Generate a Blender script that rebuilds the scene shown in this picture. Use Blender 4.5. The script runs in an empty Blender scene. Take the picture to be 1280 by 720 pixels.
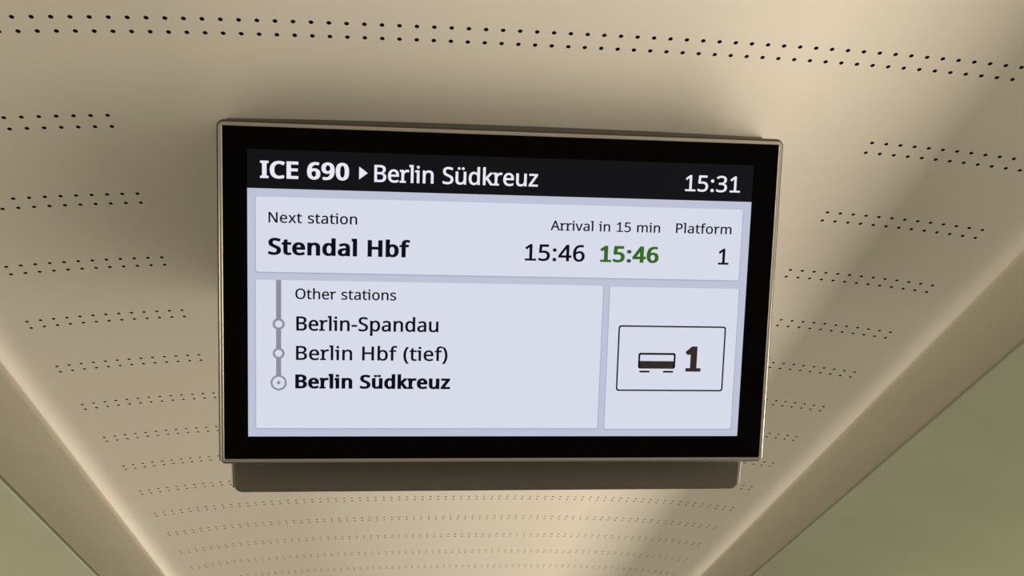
import bpy, json, math
from mathutils import Matrix, Vector

# ------------------------------------------------------------------ camera, light, exposure
scene = bpy.context.scene
COL = scene.collection
EYE = 1.62                                   # camera height above the floor of the car

cam_data = bpy.data.cameras.new('camera')
cam_data.sensor_width = 36.0
cam_data.lens = 1153.09 * 36.0 / 1280.0
cam_data.clip_start = 0.02
cam = bpy.data.objects.new('camera', cam_data)
COL.objects.link(cam)
_r = Vector((0.99368591, -0.10262359, -0.04535105))
_d = Vector((0.01691706, 0.53662747, -0.84364967))
_f = Vector((0.11091497, 0.83755558, 0.53497524))
_m = Matrix((_r, -_d, -_f)).transposed().to_4x4()
_m.translation = (0, 0, EYE)
cam.matrix_world = _m
scene.camera = cam

scene.view_settings.view_transform = 'Standard'
scene.view_settings.look = 'None'
scene.view_settings.exposure = 0.0
scene.view_settings.gamma = 1.0
scene.view_settings.use_curve_mapping = False

world = bpy.data.worlds.new('car_interior_light')
scene.world = world
world.use_nodes = True
_bg = world.node_tree.nodes['Background']
_bg.inputs['Color'].default_value = (1.0, 0.805, 0.635, 1)
_bg.inputs['Strength'].default_value = 0.225

def area(name, loc, aim, sx, sy, power, color):
    l = bpy.data.lights.new(name, 'AREA')
    l.shape = 'RECTANGLE'; l.size = sx; l.size_y = sy
    l.energy = power; l.color = color
    o = bpy.data.objects.new(name, l)
    COL.objects.link(o)
    o.location = (loc[0], loc[1], loc[2] + EYE)
    dirv = Vector((aim[0] - loc[0], aim[1] - loc[1], aim[2] - loc[2]))
    z = -dirv.normalized(); x = Vector((0, 1, 0)); x = (x - z * x.dot(z)).normalized(); y = z.cross(x)
    mm = Matrix((x, y, z)).transposed().to_4x4(); mm.translation = o.location
    o.matrix_world = mm
    return o

# light strip under the right luggage rack, along the car, and added fills
WARM = (1.0, 0.855, 0.675)
area('light_strip_right', (1.40, 0.9, 0.085), (0.0, 0.9, 0.62), 7.0, 0.05, 62.0, WARM)
area('fill_strip_left', (-1.20, 0.9, 0.15), (0.3, 0.9, 0.55), 7.0, 0.08, 30.0, WARM)  # added fill to brighten the right half of the ceiling
area('fill_behind_camera', (0.1, -2.5, -0.15), (0.1, 0.5, 0.35), 1.0, 0.4, 9.0, WARM)  # unseen fill, added to lighten the ceiling in front of the monitor

# ------------------------------------------------------------------ helpers
def link_mesh(name, verts, faces, mats, parent=None, mat_idx=None, smooth=None):
    me = bpy.data.meshes.new(name)
    me.from_pydata([tuple(v) for v in verts], [], faces)
    for m in (mats if isinstance(mats, (list, tuple)) else [mats]):
        me.materials.append(m)
    if mat_idx: me.polygons.foreach_set('material_index', mat_idx)
    if smooth: me.polygons.foreach_set('use_smooth', smooth)
    me.update()
    o = bpy.data.objects.new(name, me)
    COL.objects.link(o)
    if parent: o.parent = parent
    return o

def principled(name, color, rough=0.5, metal=0.0, spec=0.5, noise=0.0, scale=20.0, coat=0.0, bump=0.0):
    m = bpy.data.materials.new(name); m.use_nodes = True
    nt = m.node_tree; b = nt.nodes['Principled BSDF']
    b.inputs['Base Color'].default_value = (*color, 1)
    b.inputs['Roughness'].default_value = rough
    b.inputs['Metallic'].default_value = metal
    b.inputs['Specular IOR Level'].default_value = spec
    b.inputs['Coat Weight'].default_value = coat
    if noise or bump:
        tc = nt.nodes.new('ShaderNodeTexCoord'); n = nt.nodes.new('ShaderNodeTexNoise')
        n.inputs['Scale'].default_value = scale; n.inputs['Detail'].default_value = 3
        nt.links.new(tc.outputs['Object'], n.inputs['Vector'])
        if noise:
            r = nt.nodes.new('ShaderNodeValToRGB')
            r.color_ramp.elements[0].position = 0.3; r.color_ramp.elements[1].position = 0.7
            r.color_ramp.elements[0].color = (*[c * (1 - noise) for c in color], 1)
            r.color_ramp.elements[1].color = (*[min(1, c * (1 + noise)) for c in color], 1)
            nt.links.new(n.outputs['Fac'], r.inputs['Fac']); nt.links.new(r.outputs['Color'], b.inputs['Base Color'])
        if bump:
            bn = nt.nodes.new('ShaderNodeBump'); bn.inputs['Strength'].default_value = bump
            bn.inputs['Distance'].default_value = 0.001
            nt.links.new(n.outputs['Fac'], bn.inputs['Height']); nt.links.new(bn.outputs['Normal'], b.inputs['Normal'])
    return m

def lin(r, g, b):
    f = lambda c: (c / 255 / 12.92) if c / 255 <= 0.04045 else ((c / 255 + 0.055) / 1.055) ** 2.4
    return (f(r), f(g), f(b))

def lit(name, rgb):
    """A lit part of the display: black panel that emits the shown colour."""
    m = principled(name, (0.002, 0.002, 0.002), rough=0.28, spec=0.05)
    b = m.node_tree.nodes['Principled BSDF']
    b.inputs['Emission Color'].default_value = (*lin(*rgb), 1)
    b.inputs['Emission Strength'].default_value = 1.0
    return m

M_ceiling = principled('ceiling_panel', (0.80, 0.775, 0.72), rough=0.55, spec=0.3, noise=0.012, scale=4)
M_hole = principled('hole_dark', (0.012, 0.010, 0.008), rough=0.9, spec=0.0)
M_cove = principled('side_panel', (0.82, 0.76, 0.67), rough=0.6, spec=0.3, noise=0.015, scale=5)
M_green = principled('grey_green_panel', (0.57, 0.62, 0.49), rough=0.45, spec=0.4, noise=0.06, scale=3)
M_metal = principled('frame_metal', (0.42, 0.40, 0.36), rough=0.34, metal=0.85, noise=0.03, scale=60)
M_edge = principled('edge_shaded', (0.045, 0.038, 0.028), rough=0.5, spec=0.25)  # plastic frame sides; the shade they sit in is put into this colour
M_glint = principled('edge_glint', (0.20, 0.185, 0.155), rough=0.45, metal=0.2)  # pale colour stands in for light caught by the housing edge
M_house = principled('housing_metal', (0.095, 0.088, 0.073), rough=0.42, metal=0.3, noise=0.03, scale=40)
M_glass = principled('black_glass', (0.001, 0.001, 0.001), rough=0.12, spec=0.06)

# ------------------------------------------------------------------ setting: ceiling with perforations
XC = 0.098            # centre line of the car
P = 0.0158072         # pitch of the holes
Y0, DY, SUB = 0.58518, 0.123612, 0.0160535
C0, C2, C4 = 0.655185, 0.036007, 0.146896
HOLE_R = 0.00215
NSIDE = 16

def zceil(s):
    return C0 - C2 * s * s - C4 * s ** 4

CURL = [(0.600, None), (0.610, None), (0.618, 0.6194), (0.624, 0.6167), (0.6285, 0.6130), (0.6315, 0.6088), (0.6335, 0.6045)]

def build_ceiling():
    N = 75                                   # half-pitch columns each side of the centre
    xs = [(k * P / 2) for k in range(-N, N + 1)]
    prof = [(x, zceil(x)) for x in xs]
    right = [(a, zceil(a) if b is None else b) for a, b in CURL]
    prof = [(-a, b) for a, b in reversed(right)] + prof + right
    off = len(right)
    # rows in Y: strips [y_a, y_b, hole row or None, is gap row]
    ystart, yend = -2.6, 4.5
    strips = []; y = ystart
    for r in range(-3, 27):
        for s in (0, 1):
            yc = Y0 + r * DY + s * SUB
            a, b = yc - SUB / 2, yc + SUB / 2
            if a > y + 1e-6: strips.append((y, a, None))
            strips.append((a, b, 'gap' if 1 <= r <= 6 else 'full')); y = b
    strips.append((y, yend, None))
    verts, faces, mi, sm = [], [], [], []
    cache = {}
    def V(i, yy):
        k = (i, round(yy, 6))
        if k not in cache:
            cache[k] = len(verts); verts.append((XC + prof[i][0], yy, EYE + prof[i][1]))
        return cache[k]
    def face(f, m=0, s=True):
        faces.append(f); mi.append(m); sm.append(s)
    n = len(prof)
    for (a, b, kind) in strips:
        mid = (a + b) / 2
        i = 0
        while i < n - 1:
            k2 = i - off - N                 # half-pitch number of this column edge
            k = (k2 + 1) / 2                 # hole number if a hole cell starts here
            hole = kind and off <= i and i + 2 <= off + 2 * N and (k2 + 1) % 2 == 0 and -37 <= k <= 37
            if hole and kind == 'gap' and abs(k) < 25: hole = False
            if kind is None or not hole:
                if kind is None:
                    face((V(i, a), V(i, b), V(i + 1, b), V(i + 1, a)))
                else:                        # keep the middle vertex so neighbours share it
                    face((V(i, a), V(i, mid), V(i, b), V(i + 1, b), V(i + 1, mid), V(i + 1, a)))
                i += 1; continue
            xc = prof[i + 1][0]
            outer = [V(i + 2, mid), V(i + 2, b), V(i + 1, b), V(i, b), V(i, mid), V(i, a), V(i + 1, a), V(i + 2, a)]
            def ring(rad, dz):
                base = len(verts)
                for q in range(NSIDE):
                    t = 2 * math.pi * q / NSIDE
                    xx = xc + rad * math.cos(t)
                    verts.append((XC + xx, mid + rad * math.sin(t), EYE + zceil(xx) + dz))
                return [base + q for q in range(NSIDE)]
            rim = ring(HOLE_R, 0.0)
            for q in range(8):
                o0, o1 = outer[q], outer[(q + 1) % 8]
                i0, i1, i2 = rim[2 * q], rim[2 * q + 1], rim[(2 * q + 2) % NSIDE]
                face((o0, i0, i1)); face((o0, i1, o1)); face((o1, i1, i2))
            w0 = ring(HOLE_R, 0.0); w1 = ring(HOLE_R * 0.98, 0.004)
            for q in range(NSIDE):
                face((w0[q], w1[q], w1[(q + 1) % NSIDE], w0[(q + 1) % NSIDE]), 1)
            face(tuple(w1), 1, False)
            i += 2
    o = link_mesh('ceiling', verts, faces, [M_ceiling, M_hole], None, mi, sm)
    o['kind'] = 'structure'
    o['label'] = 'curved cream ceiling panel with double rows of small round holes'
    return o
build_ceiling()

def extrude_profile(name, pts, mat, y0=-2.6, y1=4.5, smooth=True, ny=1):
    """A panel that runs along the car: cross-section (x, z above the eye) drawn along Y."""
    verts, faces = [], []
    n = len(pts)
    for j in range(ny + 1):
        yy = y0 + (y1 - y0) * j / ny
        verts += [(x, yy, EYE + z) for x, z in pts]
    for j in range(ny):
        for i in range(n - 1):
            a = j * n + i
            faces.append((a, a + 1, a + n + 1, a + n))
    o = link_mesh(name, verts, faces, mat, None, None, [smooth] * len(faces))
    o['kind'] = 'structure'
    return o

def bez(p0, p1, p2, n):
    return [((1 - t) ** 2 * p0[0] + 2 * t * (1 - t) * p1[0] + t * t * p2[0],
             (1 - t) ** 2 * p0[1] + 2 * t * (1 - t) * p1[1] + t * t * p2[1]) for t in [k / n for k in range(n + 1)]]

for side, sgn, k in (('left', -1, 1), ('right', 1, 2)):
    cove = [(0.6335, 0.6045), (0.6340, 0.6033)] + bez((0.6350, 0.6025), (0.705, 0.606), (0.809, 0.6335), 12) + [(0.8105, 0.6355), (0.8105, 0.655)]
    t = extrude_profile('trim_%d' % k, [(XC + sgn * a, b) for a, b in cove], M_cove)
    t['label'] = 'beige side panel between the perforated ceiling and the %s wall' % side
    wall = [(0.8105, 0.655), (0.8163, 0.655), (0.8163, 0.640), (0.8175, 0.637), (0.8200, 0.6350)] + bez((0.824, 0.634), (1.16, 0.56), (1.285, 0.36), 16) \
        + [(1.29, 0.33), (0.985, 0.315), (0.98, 0.31), (0.98, 0.285), (0.985, 0.28), (1.30, 0.262), (1.325, 0.24), (1.36, -0.2), (1.36, -0.9)]
    w = extrude_profile('wall_' + side, [(XC + sgn * a, b) for a, b in wall], M_green)
    w['label'] = 'smooth grey-green wall panel on the %s beyond the dark seam' % side

# ------------------------------------------------------------------ the passenger information monitor
mon = bpy.data.objects.new('information_monitor', None)
COL.objects.link(mon)
TILT = 0.690912
mon.location = (0.094, 0.76809, EYE + 0.47619)
mon.rotation_euler = (TILT, 0, 0)
mon['label'] = 'tilted black-bordered passenger information screen in a thin grey frame hanging from the ceiling'
mon['category'] = 'screen'
MI = Matrix.Translation(mon.location) @ Matrix.Rotation(TILT, 4, 'X')
MI = MI.inverted()
MM = 0.001
GX, GY = 270.0, 160.55                        # half size of the glass, mm

def rrect(hx, hy, r, n=8):
    out = []
    for cx, cy, a0 in ((hx - r, hy - r, 0), (-hx + r, hy - r, 90), (-hx + r, -hy + r, 180), (hx - r, -hy + r, 270)):
        for q in range(n + 1):
            a = math.radians(a0 + 90 * q / n)
            out.append((cx + r * math.cos(a), cy + r * math.sin(a)))
    return out

def sweep_frame(name, prof, mat, parent, r0, close_back=False):
    """prof: (outset, depth) in mm; depth is positive away from the viewer."""
    verts, faces = [], []
    loops = [rrect(GX + o, GY + o, r0 + max(o, 0)) for o, _ in prof]
    n = len(loops[0])
    for (o, d), lp in zip(prof, loops):
        verts += [(x * MM, d * MM, y * MM) for x, y in lp]
    for k in range(len(prof) - 1):
        for q in range(n):
            a, b = k * n + q, k * n + (q + 1) % n
            faces.append((a, b, b + n, a + n))
    if close_back: faces.append(tuple((len(prof) - 1) * n + q for q in range(n)))
    o = link_mesh(name, verts, faces, mat, parent)
    return o

frame = sweep_frame('frame', [(-0.2, 1.2), (-0.2, -0.6), (0.2, -1.0), (2.4, -1.0), (3.1, -0.6), (3.3, 0.2)], M_metal, mon, 1.2)
frame['label'] = 'thin grey metal frame with rounded corners'

edge = sweep_frame('frame_edge', [(3.2, 0.0), (4.2, 0.9), (5.2, 2.6), (5.8, 5.0), (5.8, 20.0), (4.5, 22.0)], M_edge, mon, 1.2, True)
edge['label'] = 'dark outer edge of the frame'

glass = sweep_frame('front_glass', [(0.0, 6.0), (0.0, 0.2), (-0.2, 0.0)], M_glass, mon, 1.0)
_v = rrect(GX - 0.2, GY - 0.2, 0.8)
_me = glass.data
_vs = [tuple(v.co) for v in _me.vertices]; _fs = [tuple(p.vertices) for p in _me.polygons]
_n = len(_v); _b = len(_vs)
_fs.append(tuple(_b - _n + q for q in range(_n)))
glass.data = bpy.data.meshes.new('front_glass')
glass.data.from_pydata(_vs, [], _fs); glass.data.materials.append(M_glass); glass.data.update()
glass['label'] = 'glossy black border around the lit display'

# rear housing: slab with rounded lower corners, further behind the frame at its lower end, then a wedge to the ceiling
def rear_housing():
    top_v, bot_v, dt, db, hw, rad, th = 163.0, -216.0, 18.0, 60.0, 272.5, 9.0, 24.0
    length = math.hypot(bot_v - top_v, db - dt)
    ax = ((db - dt) / length, (bot_v - top_v) / length)          # along the slab, (depth, v)
    nx = (-ax[1], ax[0])                                         # away from the viewer
    def outline(inset):
        out = [(hw - inset, 0.0 + inset), (-hw + inset, 0.0 + inset)]
        r = rad - inset
        for cx, cy, a0 in ((-hw + inset + r, length - inset - r, 180), (hw - inset - r, length - inset - r, 90)):
            for q in range(9):
                a = math.radians(a0 - 90 * q / 8)
                out.append((cx + r * math.cos(a), cy + r * math.sin(a)))
        return out
    verts, faces = [], []
    layers = [(2.2, 0.0), (0.6, 0.7), (0.0, 2.4), (0.0, th)]
    n = 0
    for ins, t in layers:
        lp = outline(ins); n = len(lp)
        for x, s in lp:
            d = dt + ax[0] * s + nx[0] * t; v = top_v + ax[1] * s + nx[1] * t
            verts.append((x * MM, d * MM, v * MM))
    for k in range(len(layers) - 1):
        for q in range(n):
            a, b = k * n + q, k * n + (q + 1) % n
            faces.append((a, b, b + n, a + n))
    faces.append(tuple(range(n))[::-1]); faces.append(tuple((len(layers) - 1) * n + q for q in range(n)))
    h = link_mesh('rear_housing', verts, faces, M_house, mon)
    h['label'] = 'dark grey housing showing below the frame'
    for sg in (-1, 1):                                           # added pale bars, set back, painting the highlight on both side edges
        rv = []
        for s, t in ((6, 3.0), (6, 9.0), (length - 5, 9.0), (length - 5, 3.0)):
            d = dt + ax[0] * s + nx[0] * t; v = top_v + ax[1] * s + nx[1] * t
            for x in (hw - 0.5, hw + 1.2, hw + 2.6):
                rv.append((sg * x * MM, (d + (1.2 if x > hw + 2 and t < 5 else 0)) * MM, v * MM))
        rf = []
        for q in range(4):
            for c in range(2):
                a = q * 3 + c; b = ((q + 1) % 4) * 3 + c
                rf.append((a, a + 1, b + 1, b))
        rf += [(0, 3, 6, 9), (2, 5, 8, 11)]
        link_mesh('housing_glint', rv, rf, M_glint, h)['label'] = 'thin pale bar for the edge highlight'
    # filler wedge between the back of the display and the housing
    sv = []
    for x in (-262, 262):
        sv += [(x * MM, 21 * MM, 140 * MM), (x * MM, 21 * MM, -152 * MM), (x * MM, 56 * MM, -152 * MM), (x * MM, 24 * MM, 140 * MM)]
    link_mesh('back_spacer', sv, [(0, 1, 2, 3), (7, 6, 5, 4), (0, 4, 5, 1), (1, 5, 6, 2), (2, 6, 7, 3), (3, 7, 4, 0)], M_house, mon)
    # wedge bracket from the housing up to the curved ceiling
    hw2, hw3 = 0.279, 0.264; nseg = 24        # wider at the ceiling than at the back
    verts, faces = [], []
    def loc(yy, zz, x):
        return MI @ Vector((x, yy, EYE + zz))
    def back(s, t):
        d = (dt + ax[0] * s + nx[0] * t) * MM; v = (top_v + ax[1] * s + nx[1] * t) * MM
        return d, v
    d1, v1 = back(4, th - 1); d2, v2 = back(length - 40, th - 1)
    for j in range(nseg + 1):
        x = -hw2 + 2 * hw2 * j / nseg; xb = x * hw3 / hw2
        zc = zceil(x + 0.094 - XC) - 0.0005
        verts += [(xb, d1, v1), tuple(loc(0.712, zc, x + 0.094)), tuple(loc(1.06, zc, x + 0.094)), (xb, d2, v2)]
    for j in range(nseg):
        for q in range(4):
            a, b = j * 4 + q, j * 4 + (q + 1) % 4
            faces.append((a, b, b + 4, a + 4))
    faces.append((0, 3, 2, 1)); e = nseg * 4; faces.append((e, e + 1, e + 2, e + 3))
    b = link_mesh('ceiling_bracket', verts, faces, M_house, mon)
rear_housing()

# ------------------------------------------------------------------ what the display shows
L_bg = lit('lit_grey', (190, 194, 214))
L_panel = lit('lit_white', (215, 219, 234))
L_shade1 = lit('lit_shade_pale', (180, 184, 205))
L_shade2 = lit('lit_shade', (168, 172, 194))
L_head = lit('lit_header', (15, 15, 20))
L_white = lit('lit_text_white', (232, 231, 244))
L_black = lit('lit_text_black', (8, 8, 24))
L_brown = lit('lit_text_brown', (52, 42, 40))
L_green = lit('lit_text_green', (52, 104, 32))
L_slate = lit('lit_text_slate', (58, 76, 74))
L_line = lit('lit_line_grey', (140, 142, 158))

def poly(name, loops, mat, parent, d, holes=()):
    """Flat shape on the display, loops in mm, d mm in front of the glass."""
    verts, faces = [], []
    for lp in loops:
        b = len(verts); verts += [(x * MM, -d * MM, y * MM) for x, y in lp]
        faces.append(tuple(range(b, b + len(lp))))
    for outer, inner in holes:
        b = len(verts); n = len(outer)
        verts += [(x * MM, -d * MM, y * MM) for x, y in outer + inner]
        for q in range(n):
            faces.append((b + q, b + (q + 1) % n, b + n + (q + 1) % n, b + n + q))
    return link_mesh(name, verts, faces, mat, parent)

def rr(x0, y0, x1, y1, r, n=6):
    cx, cy = (x0 + x1) / 2, (y0 + y1) / 2
    return [(cx + a, cy + b) for a, b in rrect((x1 - x0) / 2, (y1 - y0) / 2, r, n)]

def circ(cx, cy, r, n=32):
    return [(cx + r * math.cos(2 * math.pi * q / n), cy + r * math.sin(2 * math.pi * q / n)) for q in range(n)]

display = poly('display', [[(-247, -137.6), (245, -137.6), (245, 103.0), (-247, 103.0)]], L_bg, mon, 0.3)
display['label'] = 'lit pale blue-grey display'
head = poly('header_bar', [[(-247, 103.0), (245, 103.0), (245, 139.4), (-247, 139.4)]], L_head, display, 0.3)

def panel(x0, y0, x1, y1):
    for grow, dy, mat, d in ((1.1, -1.0, L_shade1, 0.36), (0.5, -0.7, L_shade2, 0.40)):
        poly('panel_shade', [rr(x0 - grow, y0 + dy - grow * .4, x1 + grow, y1, 2.4)], mat, display, d)
    return poly('information_panel', [rr(x0, y0, x1, y1, 2.0)], L_panel, display, 0.46)
panel(-239.2, 23.9, 236.6, 95.2)
panel(-239.4, -129.3, 97.8, 16.2)
panel(105.0, -130.0, 237.5, 15.3)

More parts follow.
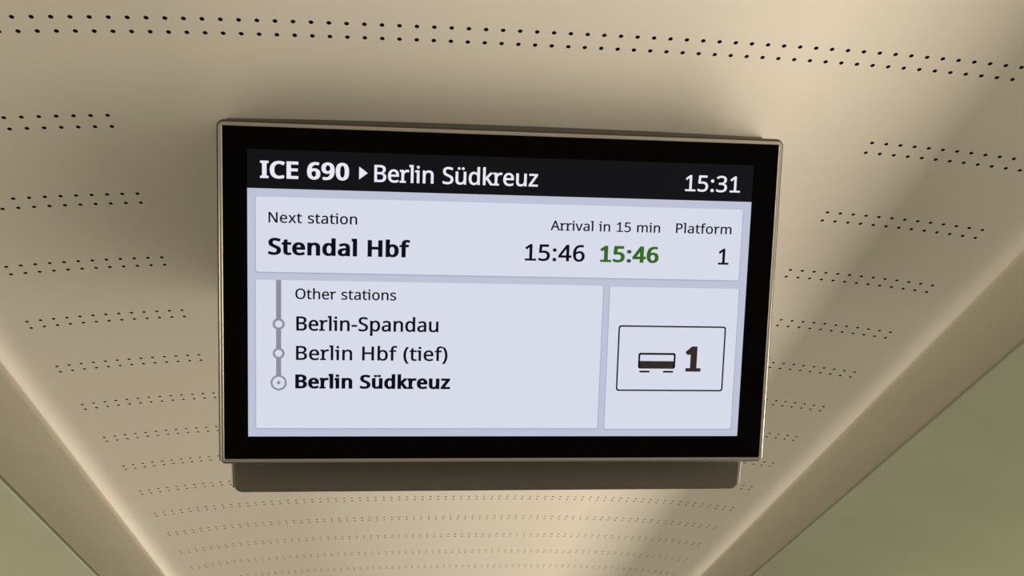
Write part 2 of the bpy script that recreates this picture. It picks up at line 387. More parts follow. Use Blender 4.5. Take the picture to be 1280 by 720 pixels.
GLYPHS = json.loads(r'''{"(":[241,[[0,[32,177,32,220,32,264],[36,306,45,348,53,390],[66,430,83,468,101,505],[123,540,150,573,172,573],[194,573,217,573,179,522],[151,467,132,407,113,346],[103,284,103,221,103,179],[108,138,116,98,125,57],[137,18,154,-20,171,-57],[191,-93,216,-127,194,-127],[172,-127,150,-127,123,-95],[101,-61,83,-24,66,13],[53,53,45,94,36,135]]]],")":[241,[[0,[209,264,209,220,209,177],[204,135,196,94,188,53],[175,13,158,-24,140,-61],[118,-95,91,-127,69,-127],[47,-127,25,-127,49,-93],[70,-57,87,-20,103,18],[116,57,124,98,133,138],[137,179,137,221,137,263],[133,304,124,346,116,387],[103,427,87,465,70,504],[49,539,24,573,46,573],[68,573,91,573,118,540],[140,505,158,468,175,430],[188,390,196,348,204,306]]]],"-":[258,[[0,[97,184,32,184,32,204],[32,225,32,246,97,246],[161,246,226,246,226,225],[226,204,226,184,161,184]]]],"0":[459,[[0,[419,349,419,287,419,241],[416,199,409,163,402,126],[391,96,376,70,360,45],[341,25,316,12,292,-1],[263,-8,229,-8,186,-8],[150,4,122,27,94,51],[73,85,60,129,46,173],[39,226,39,287,39,349],[46,402,58,446,71,490],[91,523,119,547,146,570],[183,581,229,581,271,581],[307,570,335,547,364,523],[385,490,399,446,412,402]],[0,[110,339,110,287,110,235],[114,191,121,156,129,122],[142,96,159,78,177,61],[200,52,229,52,257,52],[281,61,298,78,315,95],[328,121,336,156,344,191],[348,235,348,287,348,339],[344,383,336,417,328,452],[315,478,298,495,281,513],[257,521,229,521,200,521],[177,513,159,495,142,478],[129,452,121,417,114,383]]]],"1":[459,[[0,[285,191,285,0,262,0],[239,0,216,0,216,133],[216,267,216,400,216,416],[216,429,216,439,216,450],[217,460,217,470,218,479],[218,489,219,499,210,490],[203,483,196,477,189,471],[180,464,169,455,149,438],[129,422,108,405,96,421],[84,437,71,452,123,492],[175,532,226,573,246,573],[265,573,285,573,285,382]]]],"3":[459,[[0,[395,480,395,439,395,413],[391,391,381,372,371,353],[358,338,340,326,322,315],[301,306,277,302,277,300],[277,299,277,298,323,293],[357,279,379,255,402,231],[413,201,413,163,413,130],[405,100,390,74,374,48],[350,28,318,14,286,-1],[244,-8,193,-8,163,-8],[136,-6,110,-1,84,3],[60,11,36,23,36,45],[36,67,36,89,60,77],[86,68,114,61,142,55],[168,51,194,51,245,51],[282,61,305,81,328,101],[339,129,339,164,339,188],[333,208,320,223,308,237],[289,248,265,255,241,262],[213,265,179,265,160,265],[142,265,123,265,123,285],[123,306,123,326,142,326],[161,326,180,326,211,326],[238,330,259,339,280,348],[296,361,307,377,318,394],[323,412,323,434,323,462],[314,483,295,498,276,514],[251,521,219,521,199,521],[180,519,164,515,147,511],[132,506,117,498,103,491],[89,483,75,473,63,489],[51,505,39,521,60,537],[85,551,115,563,145,575],[180,581,218,581,278,581],[323,567,352,540,381,514]]]],"4":[459,[[0,[443,151,443,130,415,130],[387,130,359,130,359,87],[359,43,359,0,337,0],[314,0,291,0,291,43],[291,87,291,130,200,130],[108,130,17,130,17,150],[17,170,17,190,107,319],[196,447,286,576,311,576],[335,576,359,576,359,448],[359,321,359,193,387,193],[415,193,443,193,443,172]],[0,[291,314,291,374,291,388],[291,400,291,412,292,423],[292,434,293,444,293,454],[294,464,294,474,294,483],[295,492,295,500,294,500],[293,500,292,500,288,490],[282,479,276,468,269,456],[263,446,257,438,200,356],[143,275,86,193,154,193],[223,193,291,193,291,253]]]],"5":[459,[[0,[202,351,221,351,260,351],[294,345,322,331,351,318],[374,299,389,274,405,249],[413,219,413,183,413,143],[404,109,387,81,370,52],[346,30,314,15,282,0],[244,-8,199,-8,169,-8],[142,-5,116,0,90,5],[68,13,51,23,51,45],[51,68,51,90,70,78],[93,69,121,62,148,55],[175,52,200,52,228,52],[253,57,274,65,295,74],[311,88,323,106,335,125],[341,148,341,176,341,213],[329,242,306,262,283,282],[247,292,197,292,182,292],[165,291,146,288,127,285],[111,283,99,280,88,287],[76,295,64,302,71,392],[79,482,86,573,182,573],[277,573,373,573,373,551],[373,530,373,508,297,508],[222,508,146,508,141,453],[137,398,132,342,141,344],[154,346,169,348,185,350]]]],"6":[459,[[0,[44,202,44,245,44,278],[46,310,51,342,55,374],[63,405,75,433,86,462],[101,487,121,510,141,532],[166,549,196,562,226,574],[263,581,306,581,318,581],[330,580,344,579,357,578],[368,576,377,573,377,553],[377,533,377,513,367,516],[356,519,344,520,332,522],[320,523,308,523,271,523],[240,517,216,504,191,492],[172,475,158,454,143,433],[133,408,127,380,120,352],[116,323,115,291,116,291],[118,291,119,291,128,304],[138,315,150,326,162,336],[177,344,194,350,212,356],[232,358,255,358,288,358],[317,352,342,338,367,324],[386,305,400,279,414,253],[421,221,421,184,421,145],[414,111,399,82,384,53],[363,31,336,15,309,0],[276,-8,239,-8,212,-8],[186,-3,163,7,139,17],[119,33,101,54,83,75],[69,101,59,133,49,165]],[0,[218,51,238,51,272,51],[299,62,320,84,341,105],[351,139,351,184,351,221],[342,250,324,271,305,292],[277,303,241,303,215,303],[194,298,175,287,156,277],[142,264,131,248,121,232],[115,215,115,198,115,180],[118,163,123,146,128,129],[136,113,146,99,157,84],[170,73,185,64,200,56]]]],"9":[459,[[0,[417,371,417,328,417,295],[415,263,410,231,406,198],[398,168,387,139,375,111],[360,85,340,63,320,41],[295,23,265,11,234,-2],[197,-8,154,-8,143,-8],[131,-7,117,-6,103,-5],[91,-3,82,0,82,20],[82,40,82,60,91,57],[103,54,115,53,128,51],[141,50,152,50,190,50],[221,56,245,68,269,80],[289,97,303,118,318,139],[328,164,334,192,341,220],[345,250,346,281,344,281],[342,281,341,281,333,268],[323,257,310,247,298,237],[283,229,266,223,248,217],[228,214,204,214,172,214],[143,221,118,235,93,248],[74,268,61,294,47,319],[40,350,40,387,40,427],[48,462,63,491,78,520],[99,542,127,557,154,573],[186,581,223,581,250,581],[276,575,299,565,323,555],[343,539,361,518,379,497],[392,471,402,439,412,408]],[0,[243,521,223,521,190,521],[163,510,142,488,120,466],[110,433,110,388,110,351],[119,322,137,301,155,280],[182,269,220,269,245,269],[268,275,286,285,305,296],[320,309,330,325,340,341],[346,357,346,374,346,392],[343,409,338,426,333,444],[325,460,315,474,305,488],[292,500,277,508,261,517]]]],":":[215,[[0,[58,24,58,43,58,63],[63,77,72,85,82,93],[93,97,107,97,121,97],[132,93,142,85,152,77],[157,63,157,43,157,24],[152,10,142,2,132,-7],[121,-11,107,-11,93,-11],[82,-7,72,2,63,10]],[0,[58,367,58,387,58,407],[63,421,72,429,82,437],[93,441,107,441,121,441],[132,437,142,429,152,421],[157,407,157,387,157,367],[152,353,142,345,132,336],[121,332,107,332,93,332],[82,336,72,345,63,353]]]],"A":[512,[[0,[462,0,437,0,414,59],[391,118,368,177,292,177],[217,177,141,177,118,118],[96,59,73,0,49,0],[24,0,0,0,75,192],[149,383,224,575,245,575],[267,575,289,575,363,383],[437,192,512,0,487,0]],[0,[304,357,282,415,281,419],[278,427,274,438,271,449],[267,461,263,473,260,485],[257,494,255,500,252,490],[250,479,247,468,244,457],[241,447,238,438,235,429],[232,421,230,415,209,357],[187,299,165,241,226,241],[286,241,346,241,325,299]]]],"B":[521,[[0,[187,573,241,573,313,573],[367,562,404,541,440,520],[459,483,459,431,459,408],[455,388,446,371,438,354],[426,339,409,328,393,316],[373,308,350,304,350,303],[350,301,350,300,374,296],[395,289,415,279,435,269],[450,254,461,236,472,217],[478,193,478,163,478,128],[470,99,454,74,438,50],[415,31,385,19,356,6],[320,0,279,0,212,0],[145,0,78,0,78,191],[78,382,78,573,132,573]],[0,[221,329,256,329,305,329],[339,337,357,352,375,368],[384,392,384,423,384,454],[373,477,351,490,329,504],[293,511,245,511,213,511],[182,511,150,511,150,450],[150,389,150,329,185,329]],[0,[187,269,150,269,150,199],[150,130,150,61,188,61],[227,61,265,61,316,61],[352,71,371,91,391,110],[401,136,401,168,401,189],[397,206,388,221,379,236],[364,248,344,256,323,265],[295,269,260,269,223,269]]]],"C":[507,[[0,[349,517,323,517,293,517],[265,512,241,502,216,491],[195,476,178,456,161,436],[148,412,139,383,130,354],[125,322,125,286,125,239],[132,198,147,164,162,129],[184,102,213,83,242,65],[279,55,322,55,348,55],[371,57,394,62,416,66],[438,71,460,78,460,57],[460,36,460,15,438,7],[416,1,393,-2,371,-6],[343,-8,312,-8,254,-8],[205,4,166,28,127,52],[98,86,78,131,59,175],[49,227,49,287,49,330],[55,370,67,406,79,442],[97,473,120,499,143,525],[172,545,206,559,240,574],[280,581,324,581,353,581],[382,578,409,572,436,566],[461,558,482,547,472,527],[463,506,453,486,435,494],[416,501,394,508,372,514]]]],"E":[446,[[0,[398,21,398,0,291,0],[184,0,78,0,78,191],[78,382,78,573,184,573],[291,573,398,573,398,551],[398,530,398,509,315,509],[233,509,150,509,150,450],[150,390,150,330,228,330],[306,330,383,330,383,310],[383,289,383,268,306,268],[228,268,150,268,150,200],[150,132,150,63,233,63],[315,63,398,63,398,42]]]],"H":[594,[[0,[516,191,516,0,492,0],[468,0,443,0,443,89],[443,178,443,267,346,267],[248,267,150,267,150,178],[150,89,150,0,126,0],[102,0,78,0,78,191],[78,382,78,573,102,573],[126,573,150,573,150,492],[150,411,150,330,248,330],[346,330,443,330,443,411],[443,492,443,573,468,573],[492,573,516,573,516,382]]]],"I":[272,[[0,[239,14,239,0,170,0],[101,0,32,0,32,14],[32,28,32,42,55,47],[77,52,99,57,99,210],[99,362,99,515,77,520],[55,526,32,531,32,545],[32,559,32,573,101,573],[170,573,239,573,239,559],[239,545,239,531,217,526],[194,520,172,515,172,362],[172,210,172,57,194,52],[217,47,239,42,239,28]]]],"N":[609,[[0,[532,191,532,0,504,0],[476,0,447,0,345,159],[243,317,141,476,140,476],[139,476,138,476,139,463],[140,449,141,432,142,415],[142,397,143,378,144,359],[144,340,144,320,144,213],[144,107,144,0,122,0],[100,0,78,0,78,191],[78,382,78,573,106,573],[133,573,161,573,263,415],[365,257,467,99,468,99],[469,99,470,99,469,107],[469,120,468,137,467,154],[466,173,466,193,465,214],[464,232,464,249,464,357],[464,465,464,573,487,573],[509,573,532,573,532,382]]]],"O":[626,[[0,[577,346,577,287,577,243],[572,202,561,166,549,130],[533,99,510,73,488,47],[461,27,428,13,395,-1],[357,-8,314,-8,269,-8],[230,-1,196,13,163,27],[136,47,114,73,92,99],[76,130,65,167,54,203],[49,244,49,288,49,347],[59,398,78,442,97,486],[126,520,166,545,205,569],[254,581,314,581,372,581],[420,569,459,545,498,521],[527,486,547,442,567,398]],[0,[125,335,125,287,125,239],[132,198,145,163,159,128],[179,101,207,83,235,64],[271,55,314,55,357,55],[392,64,420,83,447,101],[468,128,481,163,495,198],[501,239,501,287,501,359],[486,416,456,457,426,498],[379,518,314,518,271,518],[235,509,207,490,179,472],[159,445,145,411,132,377]]]],"P":[485,[[0,[179,573,229,573,304,573],[359,558,393,528,427,499],[444,458,444,404,444,381],[440,358,433,336,425,315],[412,295,395,278,377,261],[353,248,324,238,295,228],[258,223,216,223,194,223],[172,223,150,223,150,149],[150,74,150,0,126,0],[102,0,78,0,78,191],[78,382,78,573,128,573]],[0,[274,511,223,511,199,511],[174,511,150,511,150,435],[150,360,150,285,169,285],[188,285,208,285,244,285],[274,289,298,296,322,304],[340,316,352,334,364,351],[370,373,370,401,370,438],[358,465,334,484,311,502]]]],"S":[440,[[0,[403,183,403,153,403,119],[394,90,378,66,361,42],[337,24,307,11,276,-2],[240,-8,198,-8,177,-8],[156,-7,137,-5,117,-3],[99,0,83,4,67,8],[53,13,41,19,41,42],[41,65,41,88,60,80],[84,72,113,65,141,58],[171,55,201,55,230,55],[253,58,273,66,292,73],[306,84,316,98,326,112],[330,128,330,147,330,165],[326,181,318,194,310,207],[297,219,277,230,258,241],[230,252,196,265,171,274],[150,283,131,294,113,304],[97,316,85,330,73,343],[63,358,57,375,51,392],[48,412,48,435,48,465],[56,491,71,513,87,534],[108,551,136,563,163,575],[195,581,231,581,262,581],[291,578,318,572,344,566],[368,558,389,549,381,528],[374,507,366,487,347,495],[325,503,302,508,279,514],[254,517,229,517,205,517],[185,514,169,507,153,500],[141,490,133,478,125,465],[121,450,121,434,121,415],[125,399,133,386,141,373],[154,361,172,351,191,341],[215,330,246,318,280,306],[308,293,332,279,355,265],[372,248,385,228,397,208]]]],"a":[450,[[0,[203,437,231,437,283,437],[322,426,347,403,372,380],[385,343,385,293,385,195],[385,98,385,0,368,0],[351,0,334,0,329,20],[325,41,320,61,319,61],[318,61,317,61,304,45],[292,32,279,22,266,12],[251,4,234,-1,217,-6],[196,-8,172,-8,147,-8],[124,-3,103,6,82,15],[66,29,55,48,43,67],[37,91,37,119,37,162],[54,195,87,219,121,242],[173,254,243,257,267,257],[292,258,316,259,316,268],[316,276,316,285,316,321],[308,345,293,359,277,373],[255,380,227,380,204,380],[183,377,163,370,142,363],[123,356,106,347,99,365],[91,383,84,400,103,410],[125,419,151,426,176,433]],[0,[273,209,252,208,198,206],[161,197,141,182,120,167],[110,146,110,119,110,95],[117,77,132,66,147,55],[165,49,188,49,225,49],[255,59,279,79,303,99],[315,130,315,172,315,184],[315,197,315,210,294,209]]]],"b":[493,[[0,[139,511,139,461,139,443],[138,426,138,410,137,394],[136,382,135,373,136,373],[137,373,139,373,151,391],[168,406,189,419,211,431],[238,437,272,437,325,437],[368,418,401,381,433,344],[449,289,449,215,449,166],[442,125,427,91,412,58],[392,33,365,17,338,0],[307,-8,272,-8,238,-8],[211,-2,189,10,168,23],[151,37,139,55,137,55],[135,55,133,55,128,36],[123,18,119,0,102,0],[85,0,68,0,68,203],[68,406,68,609,92,609],[115,609,139,609,139,560]],[0,[299,379,260,379,229,379],[205,373,188,361,170,350],[157,332,150,308,142,285],[139,254,139,217,139,216],[139,215,139,214,139,161],[147,121,165,93,182,65],[214,51,261,51,300,51],[329,65,348,93,367,121],[376,162,376,216,376,270],[367,310,348,338,329,365]]]],"d":[493,[[0,[243,-8,221,-8,167,-8],[124,11,92,48,60,85],[44,140,44,214,44,288],[60,344,93,381,125,419],[168,438,221,438,244,438],[263,435,280,429,296,424],[311,416,323,407,335,397],[346,386,354,374,356,374],[358,374,359,374,359,381],[358,392,356,405,355,419],[354,430,354,438,354,495],[354,552,354,609,378,609],[401,609,425,609,425,406],[425,203,425,0,406,0],[387,0,368,0,365,19],[361,38,358,58,357,58],[356,58,354,58,346,45],[335,34,323,24,311,15],[296,7,279,1,263,-5]],[0,[193,51,232,51,277,51],[309,63,328,88,346,113],[355,150,355,200,355,205],[355,209,355,213,355,267],[346,308,329,336,311,365],[279,379,231,379,193,379],[165,364,146,334,127,304],[117,263,117,213,117,161],[127,121,146,93,165,65]]]],"e":[452,[[0,[196,438,234,438,271,438],[303,430,329,414,356,398],[376,375,390,346,404,317],[411,283,411,244,411,230],[411,215,411,201,313,201],[215,201,117,201,118,153],[131,116,154,90,178,65],[211,52,254,52,281,52],[306,55,327,60,348,65],[370,72,392,82,392,61],[392,41,392,20,370,10],[349,3,327,-1,306,-6],[280,-8,251,-8,210,-8],[174,0,143,17,112,33],[88,58,70,91,53,124],[44,164,44,212,44,259],[52,299,68,333,84,366],[106,392,134,411,163,429]],[0,[257,380,233,380,200,380],[173,369,154,348,134,326],[122,296,119,257,192,257],[265,257,338,257,338,282],[334,303,326,322,319,340],[308,354,292,364,277,375]]]],"f":[276,[[0,[266,393,266,375,230,375],[194,375,158,375,158,250],[158,125,158,0,134,0],[111,0,87,0,87,125],[87,250,87,375,62,375],[37,375,12,375,12,386],[12,397,12,408,37,416],[62,424,87,432,87,441],[87,449,87,457,87,494],[93,524,104,547,115,570],[131,587,152,597,172,608],[198,613,227,613,244,613],[260,612,274,609,288,606],[300,603,310,599,304,581],[298,562,292,544,283,546],[273,549,262,552,251,554],[240,556,228,556,204,556],[187,548,175,532,164,516],[158,492,158,458,158,449],[158,439,158,430,194,430],[230,430,266,430,266,412]]]],"h":[496,[[0,[139,490,139,431,139,420],[138,410,138,399,137,389],[136,379,135,370,136,370],[138,370,140,370,149,385],[160,398,174,407,188,417],[203,424,221,429,238,435],[255,437,273,437,308,437],[337,432,360,421,384,410],[401,393,413,370,425,347],[431,317,431,280,431,187],[431,93,431,0,407,0],[384,0,361,0,361,92],[361,183,361,275,361,310],[353,336,338,353,322,370],[298,379,265,379,233,379],[207,372,189,360,171,348],[158,331,150,308,143,284],[139,256,139,222,139,148],[139,74,139,0,115,0],[92,0,68,0,68,203],[68,406,68,609,92,609],[115,609,139,609,139,550]]]],"i":[207,[[0,[115,430,139,430,139,287],[139,143,139,0,115,0],[92,0,68,0,68,143],[68,287,68,430,92,430]],[0,[92,591,104,591,115,591],[124,587,133,580,141,573],[145,562,145,546,145,531],[141,520,133,512,124,505],[115,501,104,501,92,501],[83,505,75,512,67,520],[63,531,63,546,63,562],[67,573,75,580,83,587]]]],"k":[428,[[0,[138,397,138,291,138,283],[138,271,137,257,136,244],[135,231,135,221,136,221],[137,221,138,221,141,226],[146,232,152,240,159,248],[165,256,172,264,179,273],[184,279,189,285,235,333],[281,381,326,430,354,430],[381,430,409,430,351,369],[293,307,235,246,297,164],[359,82,421,0,393,0],[364,0,336,0,286,67],[237,134,187,200,171,186],[154,172,138,158,138,105],[138,53,138,0,115,0],[91,0,68,0,68,203],[68,406,68,609,91,609],[115,609,138,609,138,503]]]],"l":[207,[[0,[139,203,139,0,115,0],[92,0,68,0,68,203],[68,406,68,609,92,609],[115,609,139,609,139,406]]]],"m":[750,[[0,[512,438,540,438,588,438],[625,425,649,401,673,376],[685,335,685,280,685,187],[685,93,685,0,662,0],[638,0,615,0,615,92],[615,184,615,277,615,310],[608,336,594,353,580,370],[558,379,528,379,486,379],[456,366,438,342,420,318],[411,283,411,237,411,158],[411,79,411,0,388,0],[365,0,342,0,342,92],[342,184,342,277,342,299],[338,318,332,333,326,348],[316,360,303,367,290,375],[274,379,253,379,225,379],[202,372,185,360,169,348],[157,331,150,308,142,285],[139,257,139,223,139,149],[139,74,139,0,115,0],[92,0,68,0,68,143],[68,287,68,430,87,430],[106,430,125,430,129,410],[132,391,136,371,137,371],[138,371,140,371,149,386],[160,399,173,409,186,418],[200,426,217,431,233,435],[249,438,266,438,299,438],[327,432,349,420,371,408],[388,390,398,366,399,366],[400,366,402,366,416,390],[436,408,461,420,486,432]]]],"n":[496,[[0,[257,438,275,438,326,438],[365,425,391,401,418,376],[431,335,431,280,431,187],[431,93,431,0,407,0],[384,0,361,0,361,92],[361,183,361,275,361,310],[353,336,338,353,322,370],[298,379,265,379,217,379],[184,365,166,338,148,312],[139,273,139,223,139,149],[139,74,139,0,115,0],[92,0,68,0,68,143],[68,287,68,430,87,430],[106,430,125,430,129,410],[132,391,136,371,137,371],[138,371,140,371,149,386],[161,399,175,409,189,418],[205,426,222,431,239,435]]]],"o":[485,[[0,[442,263,442,216,442,180],[437,148,428,121,418,93],[405,70,388,51,370,31],[349,17,324,7,300,-3],[272,-8,241,-8,213,-8],[187,-3,163,7,139,17],[118,31,100,51,83,70],[69,93,59,121,49,148],[44,180,44,216,44,263],[52,304,68,336,84,369],[107,394,137,412,167,429],[203,438,244,438,283,438],[317,429,347,412,377,394],[400,369,417,336,433,304]],[0,[117,267,117,216,117,182],[121,153,130,128,139,103],[153,84,172,71,190,57],[214,51,243,51,272,51],[296,57,314,71,333,84],[347,103,356,128,364,153],[369,182,369,216,369,250],[364,279,355,303,346,327],[332,346,314,359,296,372],[272,379,242,379,198,379],[167,364,147,335,127,306]]]],"p":[493,[[0,[250,438,273,438,326,438],[368,419,401,383,433,346],[449,290,449,216,449,167],[442,126,427,93,412,59],[392,34,365,17,339,0],[308,-8,272,-8,250,-8],[230,-5,213,1,196,7],[182,14,170,24,158,33],[147,43,139,55,137,55],[136,55,134,55,135,45],[136,34,137,20,138,6],[139,-6,139,-16,139,-75],[139,-134,139,-192,115,-192],[92,-192,68,-192,68,15],[68,222,68,430,87,430],[107,430,126,430,129,410],[132,391,136,371,137,371],[138,371,139,371,147,384],[158,395,170,405,182,415],[196,423,213,429,230,435]],[0,[299,379,260,379,231,379],[208,373,190,362,172,351],[160,335,152,313,144,291],[139,263,139,229,139,225],[139,220,139,216,139,180],[142,150,150,126,157,101],[170,83,188,70,206,57],[230,51,261,51,288,51],[309,58,326,72,343,87],[355,106,364,131,372,156],[376,184,376,217,376,266],[367,305,348,334,329,364]]]],"r":[331,[[0,[249,438,269,438,277,438],[285,437,295,437,304,436],[312,435,319,433,316,411],[313,390,310,368,303,370],[296,371,287,372,279,373],[271,374,264,374,247,374],[231,370,217,363,202,356],[188,347,176,334,165,321],[155,306,149,289,142,271],[139,251,139,229,139,153],[139,76,139,0,115,0],[92,0,68,0,68,143],[68,287,68,430,87,430],[107,430,126,430,129,404],[131,377,134,351,135,351],[136,351,137,351,146,367],[157,382,170,395,183,408],[198,418,214,426,231,434]]]],"s":[384,[[0,[348,142,348,119,348,91],[341,68,327,49,313,30],[294,16,268,6,242,-3],[212,-8,176,-8,146,-8],[121,-6,99,-1,77,4],[58,11,42,19,42,41],[42,62,42,83,59,75],[80,67,104,60,128,53],[153,49,178,49,214,49],[240,55,256,66,272,78],[280,93,280,112,280,123],[277,133,271,141,265,150],[255,158,239,167,224,175],[202,185,174,196,146,206],[122,217,103,228,83,238],[68,251,57,266,46,281],[41,300,41,324,41,360],[56,388,85,408,115,428],[154,438,202,438,228,438],[253,435,275,430,298,425],[319,418,339,409,331,390],[323,372,315,353,297,360],[278,367,258,372,238,377],[218,380,197,380,168,380],[146,375,131,366,116,357],[108,344,108,328,108,316],[112,306,119,298,126,290],[137,282,154,274,170,266],[191,256,219,246,246,236],[269,226,289,215,308,204],[323,191,333,176,343,161]]]],"t":[289,[[0,[192,50,212,50,222,50],[233,51,245,53,256,54],[265,56,272,59,272,41],[272,23,272,5,264,1],[254,-2,240,-4,226,-7],[213,-8,200,-8,177,-8],[157,-4,138,4,119,11],[103,25,91,44,80,63],[74,90,74,125,74,209],[74,292,74,375,53,375],[33,375,13,375,13,387],[13,398,13,409,33,418],[54,428,75,437,84,468],[93,498,103,528,117,528],[130,528,144,528,144,496],[144,463,144,430,186,430],[227,430,269,430,269,412],[269,393,269,375,227,375],[186,375,144,375,144,292],[144,210,144,127,144,101],[151,81,163,69,176,56]]]],"u":[496,[[0,[404,430,427,430,427,287],[427,143,427,0,408,0],[389,0,370,0,366,19],[363,38,359,57,358,57],[357,57,356,57,347,42],[335,30,321,20,306,10],[291,3,273,-1,256,-6],[238,-8,220,-8,186,-8],[157,-3,134,8,110,19],[93,36,81,59,69,82],[63,112,63,148,63,242],[63,336,63,430,87,430],[111,430,135,430,135,338],[135,245,135,153,135,119],[142,93,158,76,173,59],[198,51,230,51,262,51],[287,57,306,69,324,81],[337,98,345,121,353,145],[357,173,357,206,357,281],[357,355,357,430,380,430]]]],"v":[407,[[0,[190,0,163,0,109,143],[54,287,0,430,25,430],[50,430,75,430,106,345],[136,261,167,176,171,165],[176,152,180,137,185,123],[190,109,193,96,197,83],[200,72,201,63,202,63],[203,63,204,63,207,72],[210,83,214,96,218,110],[222,123,227,138,232,152],[237,165,241,176,271,261],[302,345,332,430,357,430],[382,430,407,430,353,287],[298,143,244,0,217,0]]]],"x":[424,[[0,[118,146,170,220,121,290],[71,360,22,430,48,430],[75,430,102,430,139,376],[176,322,213,268,249,322],[286,376,322,430,349,430],[375,430,402,430,352,360],[303,290,253,220,306,146],[358,73,410,0,383,0],[356,0,330,0,291,57],[252,114,213,172,173,114],[133,57,94,0,67,0],[41,0,14,0,66,73]]]],"z":[377,[[0,[346,18,346,0,241,0],[136,0,31,0,31,16],[31,31,31,47,108,156],[185,266,262,375,190,375],[117,375,45,375,45,393],[45,412,45,430,143,430],[242,430,340,430,340,412],[340,395,340,377,264,269],[188,162,112,55,190,55],[268,55,346,55,346,36]]]],"\u00fc":[496,[[0,[404,430,427,430,427,287],[427,143,427,0,408,0],[389,0,370,0,366,19],[363,38,359,57,358,57],[357,57,356,57,347,42],[335,30,321,20,306,10],[291,3,273,-1,256,-6],[238,-8,220,-8,186,-8],[157,-3,134,8,110,19],[93,36,81,59,69,82],[63,112,63,148,63,242],[63,336,63,430,87,430],[111,430,135,430,135,338],[135,245,135,153,135,119],[142,93,158,76,173,59],[198,51,230,51,262,51],[287,57,306,69,324,81],[337,98,345,121,353,145],[357,173,357,206,357,281],[357,355,357,430,380,430]],[0,[136,533,136,546,136,560],[139,570,147,576,154,582],[163,585,173,585,183,585],[192,582,200,576,207,570],[211,560,211,546,211,533],[207,523,200,516,192,509],[183,506,173,506,163,506],[154,509,147,516,139,523]],[0,[286,533,286,546,286,560],[290,570,297,576,304,582],[313,585,323,585,333,585],[342,582,350,576,357,570],[361,560,361,546,361,533],[357,523,350,516,342,509],[333,506,323,506,313,506],[304,509,297,516,290,523]]]]}''')
SERIF = {'1': [(62, 0, 432, 58)], 'r': [(-4, 0, 212, 52), (8, 376, 80, 430)], 'l': [(6, 553, 80, 609)], 'i': [(4, 375, 80, 430)]}

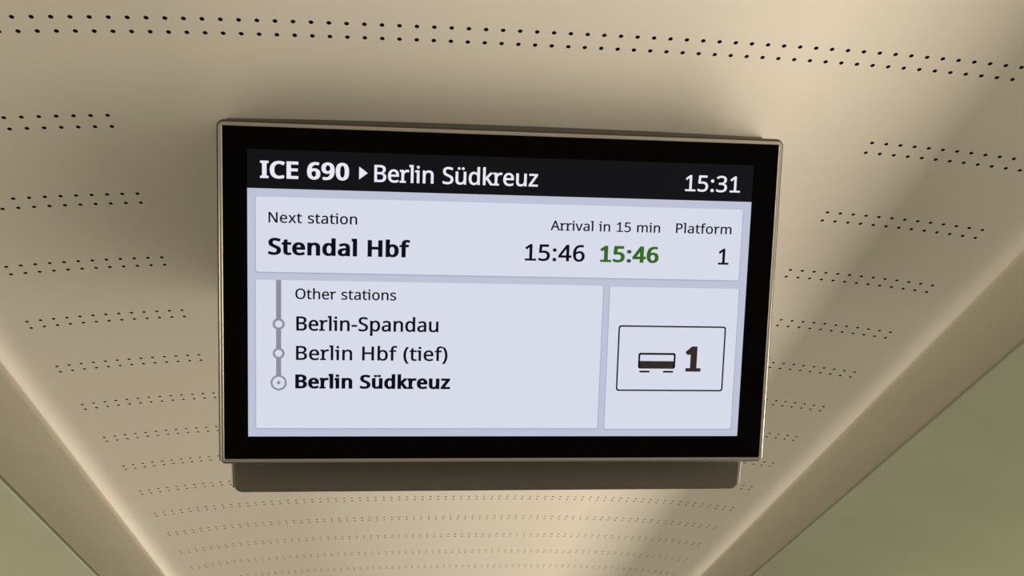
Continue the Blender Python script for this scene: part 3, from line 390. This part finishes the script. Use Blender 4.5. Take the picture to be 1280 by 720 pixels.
def text(name, s, x0, x1, y, cap, mat, offx=4, offy=3, feet=True, serif=True, d=0.56, skip='', only=None):
    """Writing on the display: left and right end, base line, capital height in mm; offsets (1/1000 em) thicken strokes."""
    em = cap / 573.0
    # natural positions
    pen, items = 0.0, []
    for ch in s:
        if ch == ' ': pen += 255; continue
        adv, sp = GLYPHS[ch]
        pts = [p for q in sp for p in q[1:]]
        items.append((ch, pen, min(p[2] for p in pts), max(p[2] for p in pts)))
        pen += adv + 2 * offx * 0.55
    def ext(it, lo):
        ch, pn, a, b = it
        if serif and ch in SERIF and (ch != 'r' or feet):
            a = min([a] + [q[0] for q in SERIF[ch]]); b = max([b] + [q[2] for q in SERIF[ch]])
        return pn + (a - offx if lo else b + offx)
    nat0, nat1 = ext(items[0], True), ext(items[-1], False)
    ratio = (x1 - x0) / ((nat1 - nat0) * em)
    gs = max(0.86, min(1.14, ratio ** 0.75))                     # glyph stretch, the rest is tracking
    last = items[-1]
    def place(it, gx):
        u = (it[1] - nat0) * ratio + 0
        return x0 + em * (u + gx * gs * (1 if True else 0))
    # make the right end land on x1
    end = place(last, (ext(last, False) - last[1]))
    first = place(items[0], ext(items[0], True) - items[0][1])
    def fx(it, gx):
        xx = place(it, gx)
        return x0 + (xx - first) * (x1 - x0) / (end - first)
    ysc = 573.0 / (573.0 + 2 * offy)
    fy = lambda gy: y + em * (gy + offy) * ysc
    cu = bpy.data.curves.new('writing', 'CURVE'); cu.dimensions = '2D'; cu.fill_mode = 'BOTH'
    cu.resolution_u = 1
    boxes, contours = [], []
    for it in items:
        ch = it[0]
        if ch in skip or (only and ch not in only): continue
        for sp in GLYPHS[ch][1]:
            bp = [[(fx(it, p[2 * j]), fy(p[2 * j + 1])) for j in range(3)] for p in sp[1:]]
            loop = []
            for q in range(len(bp)):
                p0, p1 = bp[q][1], bp[q][2]; p2, p3 = bp[(q + 1) % len(bp)][0], bp[(q + 1) % len(bp)][1]
                cx, cy = p3[0] - p0[0], p3[1] - p0[1]
                bend = abs((p1[0] - p0[0]) * cy - (p1[1] - p0[1]) * cx) + abs((p2[0] - p0[0]) * cy - (p2[1] - p0[1]) * cx)
                steps = 1 if bend < 1e-4 else 5
                for s_ in range(steps):
                    w = s_ / steps
                    c = ((1 - w) ** 3, 3 * w * (1 - w) ** 2, 3 * w * w * (1 - w), w ** 3)
                    loop.append(tuple(c[0] * p0[j] + c[1] * p1[j] + c[2] * p2[j] + c[3] * p3[j] for j in (0, 1)))
            loop = [p for q, p in enumerate(loop) if math.dist(p, loop[q - 1]) > 1e-4]
            contours.append(loop)
            ps = cu.splines.new('POLY'); ps.points.add(len(loop) - 1); ps.use_cyclic_u = True
            for pp, (px, py) in zip(ps.points, loop): pp.co = (px, py, 0, 1)
        if serif and ch in SERIF:
            for a, b, c, e in SERIF[ch]:
                if ch == 'r' and not feet and b == 0: continue
                lo, hi = (-offy, e + offy * 0.4) if b == 0 else (b - 1.4 * offy, e + offy)
                boxes.append((fx(it, a - offx * .5), fy(lo), fx(it, c + offx * .5), fy(hi)))
    tmp = bpy.data.objects.new('writing', cu); COL.objects.link(tmp)
    bpy.context.view_layer.update()
    dg = bpy.context.evaluated_depsgraph_get()
    me = bpy.data.meshes.new_from_object(tmp.evaluated_get(dg))
    verts = [(v.co.x * MM, -d * MM, v.co.y * MM) for v in me.vertices]
    faces = [tuple(p.vertices) for p in me.polygons]
    bpy.data.objects.remove(tmp); bpy.data.meshes.remove(me); bpy.data.curves.remove(cu)
    # thicken the strokes: a band along every contour, wider sideways than upright
    hx, hy = em * offx, em * offy * ysc
    dd = -(d + 0.01) * MM
    for loop in contours:
        n = len(loop)
        for q in range(n):
            (ax_, ay_), (bx_, by_) = loop[q], loop[(q + 1) % n]
            tx, ty = (bx_ - ax_) / hx, (by_ - ay_) / hy
            ln = math.hypot(tx, ty)
            ox, oy = -ty / ln * hx, tx / ln * hy
            v0 = len(verts)
            verts += [((ax_ + ox) * MM, dd, (ay_ + oy) * MM), ((bx_ + ox) * MM, dd, (by_ + oy) * MM),
                      ((bx_ - ox) * MM, dd, (by_ - oy) * MM), ((ax_ - ox) * MM, dd, (ay_ - oy) * MM)]
            faces.append((v0, v0 + 1, v0 + 2, v0 + 3))
            # corner: square where the turn is sharp, else a small octagon
            (cx_, cy_) = loop[q - 1]
            sx_, sy_ = (ax_ - cx_) / hx, (ay_ - cy_) / hy
            ls = math.hypot(sx_, sy_)
            cosang = (sx_ * tx + sy_ * ty) / (ls * ln)
            if cosang < 0.97:
                v0 = len(verts)
                ex, ey = (tx / ln - sx_ / ls), (ty / ln - sy_ / ls)          # towards the inside of the turn
                le = math.hypot(ex, ey)
                if cosang > -0.4 and le > 1e-6:
                    mx, my = -ex / le, -ey / le; ml = 1 / max(0.35, math.sqrt((1 + cosang) / 2))
                    sg = 1 if (-sy_ / ls * mx + sx_ / ls * my) > 0 else -1
                    pts = [(0, 0), (-sy_ / ls * sg, sx_ / ls * sg), (mx * ml, my * ml), (-ty / ln * sg, tx / ln * sg)]
                else:
                    pts = [(math.cos(math.pi * w / 4), math.sin(math.pi * w / 4)) for w in range(8)]
                verts += [((ax_ + u_ * hx) * MM, dd, (ay_ + w_ * hy) * MM) for u_, w_ in pts]
                faces.append(tuple(range(v0, v0 + len(pts))))
    for a, b, c, e in boxes:
        n = len(verts)
        verts += [(a * MM, -(d + .02) * MM, b * MM), (c * MM, -(d + .02) * MM, b * MM), (c * MM, -(d + .02) * MM, e * MM), (a * MM, -(d + .02) * MM, e * MM)]
        faces.append((n, n + 1, n + 2, n + 3))
    return link_mesh(name, verts, faces, mat, display)

text('train_number_text', 'ICE 690', -235.0, -152.5, 112.6, 16.3, L_white, 38, 22)
text('destination_text', 'Berlin Südkreuz', -128.7, 28.8, 112.0, 16.2, L_white, 13, 9)
poly('arrow_mark', [[(-143.0, 126.1), (-143.0, 113.9), (-134.9, 120.1)]], L_white, display, 0.56)
text('clock_text', '15:31', 175.9, 232.4, 112.0, 15.9, L_white, 10, 7)
text('caption_text', 'Next station', -227.4, -144.4, 70.9, 10.1, L_black, 12, 8, feet=False)
text('next_stop_text', 'Stendal Hbf', -227.8, -93.6, 40.3, 16.1, L_black, 38, 20)
text('caption_text', 'Arrival in 15 min', 42.9, 152.8, 70.0, 9.6, L_black, 12, 8)
text('caption_text', 'Platform', 168.9, 226.0, 70.2, 9.7, L_black, 12, 8, feet=False)
text('planned_time_text', '15:46', 18.2, 77.9, 39.7, 16.3, L_black, 17, 12)
text('expected_time_text', '15:46', 93.0, 152.7, 39.8, 16.2, L_green, 36, 20, skip=':')
text('expected_time_text', '15:46', 93.0, 152.7, 39.8, 16.2, L_slate, 36, 20, only=':')
text('platform_number_text', '1', 213.8, 225.0, 39.6, 16.1, L_black, 14, 11)
text('caption_text', 'Other stations', -202.3, -106.2, -1.9, 10.2, L_black, 12, 8, feet=False)
text('stop_text', 'Berlin-Spandau', -201.4, -64.7, -32.6, 13.9, L_black, 17, 10)
text('stop_text', 'Berlin Hbf (tief)', -201.6, -55.2, -61.4, 13.8, L_black, 15, 9)
text('stop_text', 'Berlin Südkreuz', -202.2, -52.1, -89.6, 13.9, L_black, 40, 22)

# route line with its stops
def stop_node(y, ro, ri):
    poly('route_node', [], L_line, display, 0.60, [(circ(-218.0, y, ro), circ(-218.0, y, ri))])
    poly('route_node', [circ(-218.0, y, ri)], L_panel, display, 0.585)
poly('route_line', [[(-220.4, -84), (-215.6, -84), (-215.6, 16.2), (-220.4, 16.2)]], L_line, display, 0.54)
stop_node(-26.4, 5.7, 3.5); stop_node(-55.1, 5.6, 3.5); stop_node(-84.0, 7.7, 5.8)
poly('route_node', [circ(-218.0, -84.0, 1.7, 16)], L_line, display, 0.60)

# coach number box
poly('coach_outline', [], L_black, display, 0.56, [(rr(115.2, -90.6, 226.4, -23.4, 2.8), rr(116.7, -89.1, 224.9, -24.9, 1.7))])
poly('coach_icon', [rr(138.6, -71.4, 149.2, -69.6, 0.4), rr(163.1, -71.4, 173.6, -69.6, 0.4)], L_black, display, 0.56)
poly('coach_icon', [[(138.0, -66.9), (174.4, -66.9), (174.4, -59.6), (138.0, -59.6)]], L_brown, display, 0.55)
poly('coach_icon', [], L_black, display, 0.57, [(rr(136.9, -67.4, 175.4, -51.2, 2.2), rr(138.8, -66.6, 173.5, -53.2, 1.0))])
text('coach_number_text', '1', 185.4, 203.0, -70.2, 26.0, L_brown, 46, 20)
